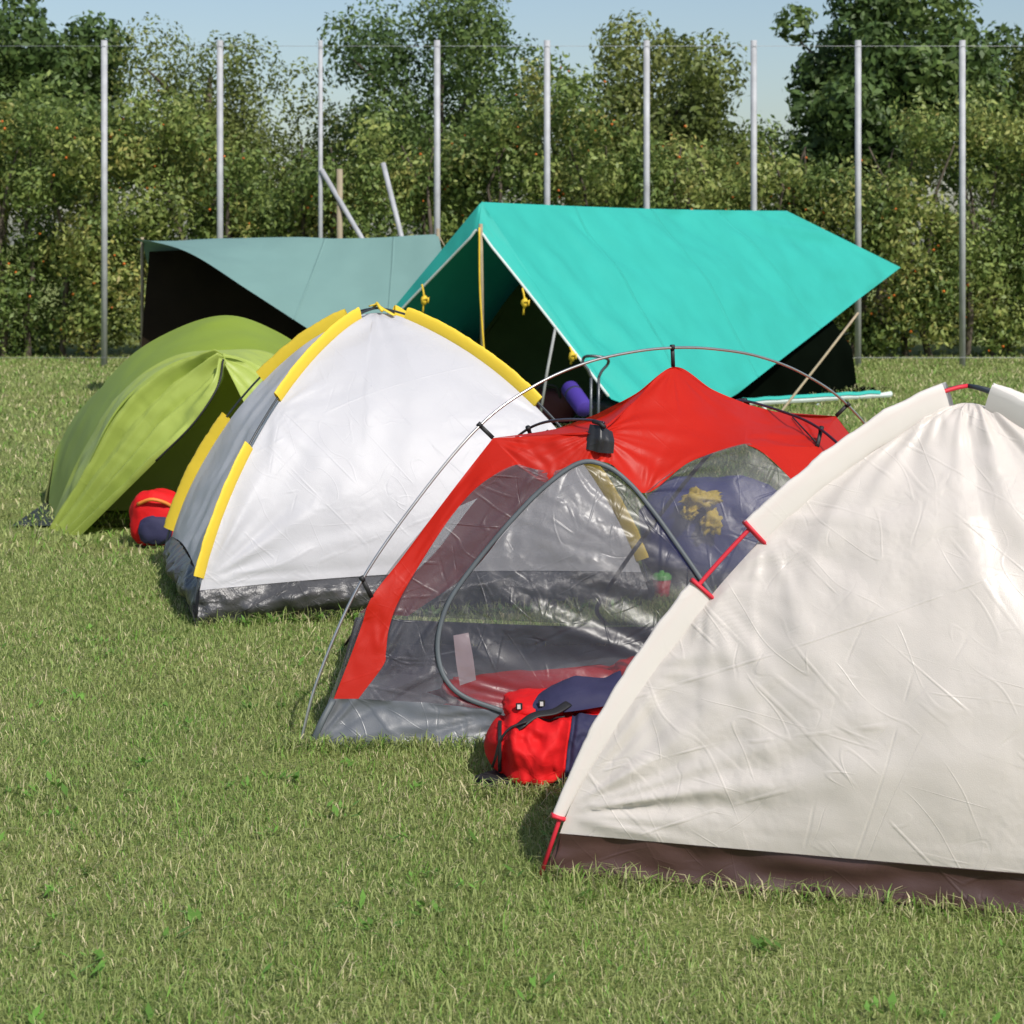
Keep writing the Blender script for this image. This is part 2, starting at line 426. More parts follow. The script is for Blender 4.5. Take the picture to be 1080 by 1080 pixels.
# ------------------------------------------------------------------ dome tents
class Dome:
    def __init__(s, c, corners, H, p): s.c, s.k, s.H, s.p = c, corners, H, p
    def pole(s, i, r):
        q = s.c.lerp(s.k[i], r); q.z = s.H*max(0, 1-r**s.p)**(1/s.p); return q
    def r_of(s, z): return (1-(z/s.H)**s.p)**(1/s.p)
    def out(s, i, r):
        a, b = s.pole(i, max(0, r-.02)), s.pole(i, min(1, r+.02)); t = (b-a).normalized()
        h = (s.k[i]-s.c).normalized(); n = V(0, 0, 1)*(t.dot(h))-h*(t.z); return n.normalized()
    def curve(s, i, r0, r1, n, off=0):
        fo = off if callable(off) else (lambda r: off)
        # equal steps along the arch angle
        a0, a1 = math.asin(min(1, r0)), math.asin(min(1, r1))
        R = [math.sin(a0+(a1-a0)*k/(n-1)) for k in range(n)]
        return [s.pole(i, r)+s.out(i, r)*fo(r) for r in R]
    def face(s, i, j, z0, nu, nv, puff=0, hem=0, off=0):
        A, B = s.curve(i, s.r_of(z0), .02, nv, off), s.curve(j, s.r_of(z0), .02, nv, off); g = []
        mid = (s.k[i]+s.k[j])/2-s.c; mid.z = 0; od = mid.normalized()
        for v in range(nv):
            w = math.sin(math.pi*min(1, v/(nv-1)*1.15+.05)) if v/(nv-1) < .82 else max(0, math.sin(math.pi*min(1, v/(nv-1)*1.15+.05)))
            row = []
            for u in range(nu):
                t = u/(nu-1); p = A[v].lerp(B[v], t)
                p = p+(od*.8+V(0, 0, .45))*puff*math.sin(math.pi*t)*w
                p.z += hem*math.sin(math.pi*t)*max(0, 1-v/(nv-1)*6)
                row.append(p)
            g.append(row)
        return g

def sleeve(d, i, r0, r1, hw, ht, off, n=26, taper=1):
    A = d.curve(i, r0, r1, n, off); mb = MB(); rows = []
    m = 12
    for k, p in enumerate(A):
        t = (A[min(k+1, n-1)]-A[max(k-1, 0)]).normalized()
        rr = r0+(r1-r0)*k/(n-1); o = d.out(i, min(.97, max(.03, rr)))
        o = (o-t*o.dot(t)).normalized(); c = t.cross(o)
        wob = 1+.13*noise.noise(p*14)+.07*noise.noise(p*55)
        if taper < 1 and r1 > .9:      # narrows towards the foot
            kf = taper+(1-taper)*min(1, (n-1-k)/(n*.62)); p = p+o*hw*(1-kf); wob *= kf
        rows.append([p+o*math.cos(2*math.pi*q/m)*hw*wob+c*math.sin(2*math.pi*q/m)*ht for q in range(m)])
    return mb.grid(rows, True)

# ---- white and yellow dome tent
def white_tent():
    c = (WFL+WRR)/2; d = Dome(c, [WFL, WFR, WRR, WRL], 1.315, 1.55)
    root = thing('dome_tent', 'white dome tent with yellow pole sleeves and a crumpled silver grey skirt', 'tent', c)
    Z = .15
    MB().grid(rumple(d.face(0, 1, Z, 120, 90, .05, .035), .006, 3.0, .06, (.006, 8, 0), seed=2, pulls=[(d.pole(0, .97), .030, .45, 9), (d.pole(1, .97), .030, .45, 9), (d.pole(0, .02), .022, .35, 8), (d.pole(0, .60), .016, .25, 8), (d.pole(1, .65), .016, .25, 8)])).build('front_panel', M['white'], root)
    MB().grid(rumple(d.face(3, 0, Z+.02, 70, 80, -.05, .05), .012, 3, .06, (.012, 8, 0), seed=3)).build('side_panel', M['white_side_lift'], root)
    MB().grid(rumple(d.face(1, 2, Z, 60, 60, .02, .03), .01, 3, .08, seed=4)).build('side_panel', M['white_side_lift'], root)
    MB().grid(rumple(d.face(2, 3, Z, 70, 60, .02, .03), .01, 3, .08, seed=5)).build('rear_panel', M['white'], root)
    # groundsheet skirt: hem line down to the grass, lifted and buckled between the corners
    for (i, j, nm) in ((0, 1, 'f'), (1, 2, 'r'), (2, 3, 'b'), (3, 0, 'l')):
        top = d.face(i, j, Z if nm != 'l' else Z+.02, 120, 4, 0, .035 if nm == 'f' else .04)[0]
        A, B = d.k[i], d.k[j]; od = ((A+B)/2-c).normalized(); g = []
        for v in range(18):
            t = v/17; row = []
            for u in range(120):
                s_ = u/119; b = A.lerp(B, s_)-od*.05*math.sin(math.pi*s_)**.5; b.z = -.01+.035*math.sin(math.pi*s_)**2*(.6+.4*math.sin(s_*9+1))
                p = top[u].lerp(b, t)+od*(.075*math.sin(math.pi*min(1,t*1.15))*(.25+.75*math.sin(math.pi*s_)))
                q = V(s_*16, t*1.2, ord(nm[0])*.37)
                p += od*(.035*fbm(q, 3)+.03*ridge(V(s_*7+t*2.5, t*1.1, 4))*.5)*math.sin(math.pi*min(1, .08+t*.9))
                p.z += .012*noise.noise(q*1.3)*math.sin(math.pi*t)
                row.append(p)
            g.append(row)
        MB().grid(g).build('skirt', M['silver'], root)
    MB().poly([k+V(0, 0, .012) for k in d.k]).build('groundsheet', M['silver'], root)
    for i, (ra, rb, rc, rd) in enumerate(((.10, .565, .715, .965), (.11, .60, .74, .965), (.10, .54, .72, .965), (.13, .53, .69, .965))):
        po = MB().tube(d.curve(i, .99, 0.0, 60, .022), .0055, 7).build('pole', M['darkpole'], root)
        for a, b in ((ra, rb), (rc, rd)):
            sleeve(d, i, a, b, .036, .009, .022, 60).build('pole_sleeve', M['yellow'], root)
    # apex tie
    ap = d.pole(0, 0)+V(0, 0, .02); mb = MB()
    mb.tube([ap+V(-.035, -.02, .012), ap+V(0, 0, .022), ap+V(.035, -.03, -.002), ap+V(.09, -.08, -.03)], .009, 6, (.012, .004, (0, 0, 1)))
    mb.tube([ap+V(-.02, .03, 0), ap+V(.0, 0, .026), ap+V(.03, -.06, -.01)], .008, 6)
    mb.build('apex_tie', M['yellow'], root)
white_tent()

# ---- cream dome tent in front
def cream_tent():
    c = (CFL+CRR)/2; d = Dome(c, [CFL, CFR, CRR, CRL], 1.28, 1.45)
    tuck = lambda r: -(.020+.035*min(1, (1-r)/.28))
    root = thing('dome_tent', 'shiny creased cream dome tent with red webbing trim, nearest of the tents', 'tent', c)
    Z = .115
    MB().grid(rumple(d.face(0, 1, Z, 170, 130, .085, -.004, tuck), .014, 2.6, .05, (.010, 9, 0), seed=8, skew=.3, pulls=[(d.pole(0, .965), .034, .5, 10), (d.pole(0, .65), .022, .30, 6), (d.pole(0, .52), .020, .30, 6), (d.pole(0, .8), .014, .22, 4.5), (d.pole(0, .02), .03, .4, 10), (d.pole(1, .965), .03, .5, 9)])).build('front_panel', M['cream'], root)
    MB().grid(rumple(d.face(3, 0, Z, 60, 80, .0, 0, tuck), .01, 3, .08, seed=9)).build('side_panel', M['cream'], root)
    MB().grid(rumple(d.face(1, 2, Z, 60, 60, .0, 0, tuck), .01, 3, .08, seed=10)).build('side_panel', M['cream'], root)
    MB().grid(rumple(d.face(2, 3, Z, 80, 60, .04, 0, tuck), .01, 3, .08, seed=11)).build('rear_panel', M['cream'], root)
    for i, j in ((0, 1), (1, 2), (2, 3), (3, 0)):
        top = d.face(i, j, Z, 90, 4, 0, -.004, tuck)[0]; A, B = d.k[i], d.k[j]; od = ((A+B)/2-c).normalized()
        g = [[top[u].lerp(A.lerp(B, u/89)+V(0, 0, -.01), v/9)-od*.012*math.sin(math.pi*v/9)+od*.014*noise.noise(V(u*.2, v*.3, i)) for u in range(90)] for v in range(10)]
        MB().grid(g).build('skirt', M['brown'], root)
    MB().poly([k+V(0, 0, .014) for k in d.k]).build('groundsheet', M['brown'], root)
    for i in range(4):
        ft = d.pole(i, 1)+(d.k[i]-c).normalized()*.005
        MB().tube([ft]+d.curve(i, .975, 0, 60, -.010), .006, 8).build('pole', M['webbing'] if i == 0 else M['darkpole'], root)
        ga, gb = (.528, .650) if i == 0 else (.45, .62)
        for a, b in ((.06, ga), (gb, .968)):
            sl = sleeve(d, i, a, b, .042, .007, -.029, 40, .4).build('pole_sleeve', M['cream_band'], root)
            for r in (a, b):
                if r < .1 or i > 1: continue
                p, o = d.pole(i, r), d.out(i, r); t = (d.pole(i, r+.01)-d.pole(i, r-.01)).normalized()
                lw = .4 if (b > .9 and r == b) else 1
                MB().tube([p+o*(.013-.088*lw), p+o*(.012-.04*lw), p+o*.014], .01, 8, (.0145, .007, t)).build('webbing_trim', M['webbing'], sl)
cream_tent()

# ---- red mesh tent with outside poles
RC = V(.60, 7.0, 0)
def dF(py): return 6.758/(1+.000155*(py-HORIZON))
def W(px, py, d=None): return Q(px, py, dF(py) if d is None else d)
def flip(p): return V(2*RC.x-p[0], 2*RC.y-p[1], p[2])
def red_tent():
    root = thing('dome_tent', 'red tent with see-through grey mesh walls hung from bare outside poles', 'tent', RC)
    S0, S1, P, Fh, G, S2 = W(392, 630, 6.37), W(520, 462, 6.59), W(710, 387, 7.0), W(632, 455, 6.55), W(862, 471, 6.95), V(1.266, 7.41, .98)
    ridgeL = [S1, W(577, 454, 6.68), W(632, 441, 6.80), W(668, 418, 6.9), P]
    front = []
    # red sheets of the front half; the rear half is the same turned half round
    band_out = [W(352, 737), W(362, 712), W(372, 686), W(382, 658), S0, W(424, 588, 6.44), W(456, 545, 6.49), W(488, 503, 6.54), S1]
    band_in = [W(378, 737), W(404, 702), W(407, 688), W(410, 664), W(420, 635), W(446, 590), W(478, 542), W(508, 510), W(545, 490)]
    front.append(rumple(loft([band_out, band_in], 90, 16), .004, 9, .1, (.004, 10, 0), seed=1))
    front.append(rumple(loft([[S1, W(560, 460, 6.58), W(600, 457, 6.565), Fh], [W(545, 490), W(577, 509), W(598, 493), W(618, 487)]], 40, 30, True), .003, 6, .1, (.003, 9, 0), puff=-.012, seed=2, pulls=[(Fh, .016, .2, 8), (S1, .014, .2, 8)]))
    front.append(rumple(loft([ridgeL, [S1, W(577, 458.5, 6.58), Fh, W(668, 424, 6.8), P]], 60, 16), .003, 6, .2, seed=3))
    front.append(rumple(loft([[Fh, W(668, 424, 6.8), P, W(752, 411, 7.1), W(790, 427, 7.2)],
                              [W(618, 487), W(645, 490), W(680, 520), W(728, 487, 6.61), W(785, 468, 6.75)]], 90, 60), .007, 4, .06, (.004, 9, 0), puff=-.02, seed=4, pulls=[(Fh, .020, .25, 7), (P, .014, .25, 7), (W(680, 520), .014, .18, 6)]))
    front.append(rumple(loft([[W(790, 427, 7.2), W(830, 437, 7.3), W(860, 441, 7.36), S2], [W(785, 468, 6.75), W(810, 470, 6.83), W(838, 471, 6.9), G]], 50, 40), .006, 5, .08, (.004, 7, 1), puff=-.01, seed=5, pulls=[(G, .02, .25, 8)]))
    front.append(rumple(loft([[W(785, 468, 6.75), W(810, 470, 6.83), W(838, 471, 6.9), G], [W(800, 474, 6.78), W(815, 486, 6.77), W(832, 503, 6.76), W(850, 523, 6.72)]], 30, 20), .004, 6, .1, seed=6))
    bo = [G, W(930, 540, 6.8), W(1010, 640, 6.55), W(1125, 742, 6.24)]; bi = [W(850, 523, 6.72), W(900, 580, 6.6), W(960, 660, 6.45), W(1060, 745, 6.25)]
    front.append(rumple(loft([bo, bi], 40, 10), .004, 6, .1, seed=7))
    end_in = [G, W(930, 540, 6.8), W(1010, 640, 6.55), W(1125, 742, 6.24)]
    end_out = [S2, flip(W(456, 545, 6.49)), flip(S0), flip(W(352, 737))]
    E = loft([end_in, end_out], 48, 30)
    front.append(rumple([r[:17] for r in E], .004, 6, .1, seed=12))
    mb = MB()
    for g in front: mb.grid(g); mb.grid([[flip(p) for p in r] for r in g])
    mb.build('canopy', M['red'], root)
    # mesh walls
    zl = [W(612, 488), W(577, 511), W(540, 548), W(500, 596), W(475, 632), W(464, 662), W(462, 690), W(470, 716), W(490, 735), W(530, 750)]
    zr = [W(612, 488), W(640, 492), W(665, 511), W(690, 541), W(715, 576), W(740, 612), W(775, 665), W(800, 707), W(812, 732), W(800, 754)]
    pin = [W(566, 502), W(545, 490), W(508, 510), W(478, 542), W(446, 590), W(420, 635), W(410, 664), W(407, 688), W(404, 702), W(378, 737)]
    panels = {
        'mesh_door': rumple(loft([zl, zr], 90, 70), .007, 4, .08, (.012, 13, 0), puff=.02, seed=21, skew=-.6),
        'mesh_wall': rumple(loft([pin, zl], 70, 50), .003, 5, .08, (.006, 13, 0), seed=22, skew=.45, pulls=[(W(378, 737), .02, .4, 9)]),
        'mesh_window': rumple(loft([[W(680, 520), W(710, 497, 6.57), W(745, 480, 6.65), W(785, 468, 6.75), W(800, 474, 6.78), W(832, 503, 6.76), W(870, 545, 6.68), W(950, 645, 6.48), W(1060, 745, 6.25)],
                                    [W(680, 520), W(686, 533), W(695, 547), W(708, 566), W(725, 590), W(750, 627), W(785, 682), W(812, 732), W(800, 754)]], 70, 40), .008, 4, .08, (.010, 8, 1), puff=.02, seed=23),
        'end_mesh': rumple([r[16:] for r in E], .006, 5, .08, (.012, 9, 1), seed=24)}
    for nm, g in panels.items():
        mat = M['net_door'] if nm == 'mesh_door' else M['net']
        MB().grid(g).build(nm, mat, root); MB().grid([[flip(p) for p in r] for r in g]).build(nm, mat, root)
    def fwd(c, k=.006): return [p+V(0, -k, .001) for p in c]
    zc = zl[::-1]+zr[1:]
    zs = spline(zc, 120)
    MB().tube(fwd(zs), .01, 8, (.0085, .004, (0, -1, .3))).build('zip', M['zip'], root)
    MB().tube([flip(p) for p in fwd(zs)], .01, 8, (.0085, .004, (0, 1, .3))).build('zip', M['zip'], root)
    # bathtub floor
    tops = [W(352, 737), W(378, 737), W(450, 741), W(530, 750), W(600, 753), W(700, 755), W(812, 757), W(940, 752), W(1060, 746), W(1125, 742)]
    bots = [RFL+V((RFR-RFL).x*k/9, -.012, -.008) for k in range(10)]
    bots = [RFL, W(372, 789, 6.235), W(450, 790, 6.23), W(500, 789, 6.23)]+[RFL.lerp(RFR, t) for t in (.38, .5, .62, .75, .88, 1)]
    tub = rumple(loft([tops, bots], 150, 18, False), .008, 8, .08, (.008, 12, 0), puff=.01, seed=31, pulls=[(RFL, .022, .35, 9), (W(530, 750), .016, .25, 8)])
    endt = loft([[W(1125, 742), flip(W(352, 737))], [RFR, RBR]], 40, 8)
    mb = MB(); mb.grid(tub).grid([[flip(p) for p in r] for r in tub]).grid(endt).grid([[flip(p) for p in r] for r in endt])
    mb.grid([[V(-.66+2.52*i/20, 6.24+1.52*j/12, .014+.006*noise.noise(V(i*.8, j*.8, 1))) for i in range(21)] for j in range(13)])
    mb.build('bathtub_floor', M['grey'], root)
    # grey corner binding up to the red band
    MB().tube(spline([RFL+V(.0, -.01, 0), W(338, 764, 6.235), W(352, 737)+V(0, -.008, 0)], 12), .012, 8, (.011, .004, (0, -1, .2))).build('corner_binding', M['zip'], root)
    # poles
    half = []
    for r, z in ((1.0, .0), (.955, .22), (.853, .519), (.70, .80), (.543, 1.03), (.40, 1.155), (.258, 1.228), (.12, 1.262), (0, 1.272)):
        half.append((r, z))
    k = V(-.70, 6.25, 0)
    L = [RC+(k-RC)*r+V(0, 0, z) for r, z in half]; Rr = [flip(p) for p in L[::-1]]
    main = spline(L+Rr[1:], 150)
    pl = MB().tube(main, .0052, 9).build('long_pole', M['pole'], root)
    br = [W(637, 446, 6.54), W(620, 443, 6.64), W(590, 443, 6.85), W(566, 448, 6.98), W(545, 461, 7.1), V(-.10, 7.28, .80), V(-.28, 7.45, .58), V(-.50, 7.64, .28), V(-.69, 7.79, 0)]
    MB().tube(spline(br, 60), .0052, 8).build('short_pole', M['purplepole'], root)
    MB().tube(spline([flip(p) for p in br], 60), .0052, 8).build('short_pole', M['purplepole'], root)
    # clips: strap from the cloth to the pole, and a hook round the pole
    def clip(a, b):
        a, b = Vector(a), Vector(b); t = (b-a).normalized()
        m = MB().tube([a, a.lerp(b, .5), b], .008, 8, (.0075, .003, (0, -1, .2)))
        m.tube([b-t*.006, b+t*.002, b+t*.011], .0095, 8)
        return m.build('pole_clip', M['black'], root)
    def near(px, py):
        best = min(main, key=lambda p: (540+p.x*F/p.y-px)**2+(HORIZON+(EYE-p.z)*F/p.y-py)**2); return best
    for a, q in ((S0, (379, 615)), (S1, (507, 446)), (P, (707, 366))):
        b = near(*q); clip(a, b)
        if a is not P: clip(flip(a), flip(b))
    gp = W(866, 453, 6.99); clip(G, gp); clip(flip(G), flip(gp))
    for fl in (lambda p: Vector(p), flip):
        MB().tube([fl(W(836, 440, 7.25)), fl(W(850, 455, 7.05)), fl(W(863, 469, 6.95))], .003, 6).build('tension_cord', M['black'], root)
        # hub patch where the short pole presses on the cloth
        A = [[W(622, 448, 6.57), W(634, 450, 6.54), W(646, 456, 6.58)], [W(619, 462, 6.55), W(634, 464, 6.52), W(648, 466, 6.55)], [W(618, 474, 6.54), W(632, 478, 6.525), W(647, 479, 6.54)]]
        g = loft([[p+V(0, -.007, .003) for p in r] for r in A], 14, 14)
        g = [[fl(p+V(0, -.004*math.sin(i*1.3), 0)) for i, p in enumerate(r)] for r in g]
        hp = MB().grid(g).build('hub_patch', M['blackcloth'], root)
        MB().tube([fl(W(626, 444.5, 6.56)), fl(W(633, 446.5, 6.53)), fl(W(638, 451, 6.52))], .008, 8).build('pole_socket', M['black'], hp)
    # care label sewn in the door
    lab = loft([[W(478, 671), W(494, 668)], [W(481, 700), W(499, 694)], [W(485, 724), W(502, 718)]], 8, 12)
    MB().grid(rumple([[p+V(0, .012, 0) for p in r] for r in lab], .004, 12, 0)).build('sewn_label', M['label'], root)
M['net'] = netting('grey_insect_mesh', (.085, .087, .105), .50, .42, (1, .5, 2.2), (0, .7, 0), .9)
M['net_door'] = netting('shiny_grey_insect_mesh', (.075, .077, .092), .53, .34, (1, .5, 2.6), (0, -.75, 0), 1.0)
red_tent()

# ---- red sleeping bag inside the mesh tent
def blob(c, sx, sy, sz, p=2.4, nu=40, nv=24, amp=.05, freq=6, seed=0, rz=0, flat=True):
    g = []
    for j in range(nv+1):
        th = -math.pi/2+math.pi*j/nv; row = []
        for i in range(nu):
            ph = 2*math.pi*i/nu
            f = lambda x: math.copysign(abs(x)**(2/p), x)
            q = V(f(math.cos(th))*f(math.cos(ph)), f(math.cos(th))*f(math.sin(ph)), f(math.sin(th)))
            k = 1+amp*fbm(q*freq*.3+V(seed, seed*2, 1), 3)
            q = V(q.x*sx*k, q.y*sy*k, q.z*sz*k)
            row.append(V(c[0]+q.x*math.cos(rz)-q.y*math.sin(rz), c[1]+q.x*math.sin(rz)+q.y*math.cos(rz), max(c[2]+q.z, .006 if flat else -9)))
        g.append(row)
    return g
def sleeping_bag():
    root = thing('sleeping_bag', 'red sleeping bag spread inside the red mesh tent', 'sleeping bag', (.2, 6.72, .02))
    MB().grid(blob((.22, 6.66, .075), .46, .24, .055, 3, amp=.18, freq=9, seed=3, rz=.1), True).build('quilt', M['packred'], root)
    MB().grid(blob((.50, 6.76, .11), .15, .14, .06, 2.6, amp=.2, freq=9, seed=5), True).build('hood', M['packred'], root)
sleeping_bag()
def blue_bag():
    c = V(.98, 9.15, 0)
    root = thing('duffel_bag', 'blue duffel bag with yellow pocket flaps behind the red mesh tent', 'bag', c)
    MB().grid(blob((c.x, c.y, .26), .36, .2, .26, 2.8, amp=.1, seed=2), True).build('body', M['blue'], root)
    for px, py, rx, rz_, sd in ((741, 527, .075, .035, 4), (750, 551, .045, .05, 6), (727, 541, .03, .03, 8)):
        p = ray_plane(px, py, V(0, c.y-.2, 0), V(0, 1, .12))
        MB().grid(blob((p.x, p.y+.02, p.z), rx, .035, rz_, 2.2, 26, 16, amp=.9, freq=7, seed=sd, rz=.1, flat=False), True).build('pocket_flap', M['yellow'], root)
blue_bag()
def beaker():
    c = V(.70, 8.86, 0)
    root = thing('drinking_cup', 'small red cup with green lid on the grass behind the mesh tent', 'cup', c)
    pr = ((.028, .004), (.034, .01), (.040, .06), (.043, .085))
    ring = lambda r, z: [V(c.x+r*math.cos(k*.3927), c.y+r*math.sin(k*.3927), z) for k in range(16)]
    MB().grid([ring(r, z) for r, z in pr], True).poly(ring(.028, .004)[::-1]).build('cup_body', M['packred'], root)
    MB().grid([ring(r, z) for r, z in ((.046, .086), (.046, .10), (.036, .112), (.012, .114), (.011, .125))], True).poly(ring(.011, .125)).build('lid', plain('green_plastic', (.10, .42, .05), .4), root)
beaker()

# ---- red rucksack lying on the grass
def rucksack():
    x0, x1, yc, zc = -.088, .335, 5.90, .125
    root = thing('rucksack', 'bulging red and navy rucksack lying on its side on the grass', 'rucksack', (.1, yc, 0))
    def S(u, a, off=0):
        """u along the bag, a around it"""
        prof = min(1, (max(0, u)/.20))**.5*(1-.12*max(0, u-.6)/.4)
        if u > .97: prof *= max(0, (1-u)/.03)**.5
        f = lambda x, p: math.copysign(abs(x)**(2/p), x)
        ry, rz = .155+off, .130+off+.022*min(1, u*1.6)
        p = V(x0+(x1-x0)*u, yc+f(math.cos(a), 2.6)*ry*prof, zc+.01*u+f(math.sin(a), 2.5)*rz*prof)
        k = .024*fbm(V(u*6, math.cos(a)*1.6, math.sin(a)*1.6+2), 3)
        # seam valley between bottom cap and body
        k -= .020*math.exp(-((u-.15)/.022)**2)
        fo = ridge(V(u*2.2+a*1.3, a*1.6, 3))
        k += .010*fo+.009*ridge(V(u*5-a*.8+4, a*2.2, 7))*max(0, -math.cos(a))
        k -= .016*math.exp(-((u-.62-.05*math.sin(a))/.018)**2)
        k -= .02*max(0, math.sin(a))*math.sin(math.pi*min(1, u*1.1))
        d = V(0, math.cos(a), math.sin(a)); p += d*k*prof
        p.z = max(p.z, .012); return p
    def sect(u0, u1, a0, a1, off, nu=30, na=30):
        return [[S(u0+(u1-u0)*j/nu+(.05*math.sin(a0+(a1-a0)*i/na) if u0 else 0), a0+(a1-a0)*i/na, off) for i in range(na+1)] for j in range(nu+1)]
    MB().grid(sect(0, 1, 0, 2*math.pi, 0, 70, 64)).build('body', M['packred'], root)
    pi = math.pi
    # a fabric angle: front (towards the camera) is pi, top is pi/2
    MB().grid(sect(.60, .80, pi*.60, pi*1.24, .004, 20, 36)).build('side_panel', M['navy'], root)
    # bottom front pocket bulge
    pk = []
    for j in range(31):
        row = []
        for i in range(31):
            a = pi*.66+pi*.52*i/30; u = .17+(.42+.05*math.sin(a))*j/30
            e = min(1, min(j, 30-j)/5)*min(1, min(i, 30-i)/5); row.append(S(u, a, -.006+(.036+.012*ridge(V(j*.10-i*.05, i*.11, 2)))*math.sin(e*pi/2)))
        pk.append(row)
    pkt = MB().grid(pk).build('front_pocket', M['packred'], root)
    MB().tube([S(.33+.26*k/10, pi*.67, .021) for k in range(11)], .003, 6).build('zip', M['black'], pkt)
    # lid lobe lying along the top, with the navy back pad behind it
    lid = MB().grid(blob((.075, 5.97, .262), .105, .12, .052, 2.5, amp=.12, freq=8, seed=9, rz=.1, flat=False), True).build('lid', M['packred'], root)
    lob = MB().grid(blob((.285, 5.985, .268), .13, .12, .050, 2.6, amp=.12, freq=8, seed=12, rz=-.05, flat=False), True).build('top_pocket', M['packred'], root)
    pad = loft([[V(.065, 5.86, .268), V(.11, 5.83, .275), V(.19, 5.82, .287), V(.30, 5.85, .300), V(.35, 5.88, .302)],
                [V(.065, 5.87, .300), V(.12, 5.87, .322), V(.19, 5.88, .342), V(.29, 5.90, .345), V(.35, 5.93, .340)],
                [V(.085, 5.95, .315), V(.13, 5.96, .345), V(.20, 5.98, .372), V(.285, 6.0, .362), V(.345, 6.02, .388)],
                [V(.10, 6.05, .29), V(.14, 6.07, .31), V(.20, 6.09, .32), V(.285, 6.1, .32), V(.345, 6.1, .33)]], 40, 30, True, True)
    MB().grid(rumple(pad, .010, 9, .08, seed=4)).build('back_pad', M['navy'], root)
    # straps
    st = MB(); st.tube(spline([V(.00, 5.755, .225), V(.03, 5.75, .258), V(.07, 5.78, .284), V(.13, 5.80, .292), V(.175, 5.84, .312)], 24), .02, 10, (.015, .003, (.1, -.6, 1)))
    st.build('grab_strap', M['black'], root)
    st = MB(); st.tube(spline([V(.045, 5.74, .272), V(-.005, 5.735, .248), V(-.035, 5.735, .20), V(-.05, 5.745, .13), V(-.06, 5.77, .085)], 24), .0045, 7)
    st.build('drawcord', M['black'], root)
    st = MB(); st.tube(spline([S(.12, pi*t, .006) for t in (.55, .7, .85, 1.0, 1.15, 1.3)], 20), .006, 7, (.006, .002, (0, -1, .3)))
    st.build('compression_strap', M['black'], root)
    for x, y, z in ((.022, 5.862, .292), (.092, 5.857, .305)):
        b = MB().box((x, y, z), .020, .010, .024, .1).build('buckle', M['black'], root, smooth=False)
        MB().box((x-.001, y-.0075, z+.001), .010, .006, .016, .1).build('buckle_tab', M['buckle'], b, smooth=False)
    MB().grid(blob((.05, 5.80, .028), .16, .07, .026, 2.6, amp=.2, seed=22), True).build('hip_belt', M['black'], root)
    root.scale = (1, 1, .78)
rucksack()

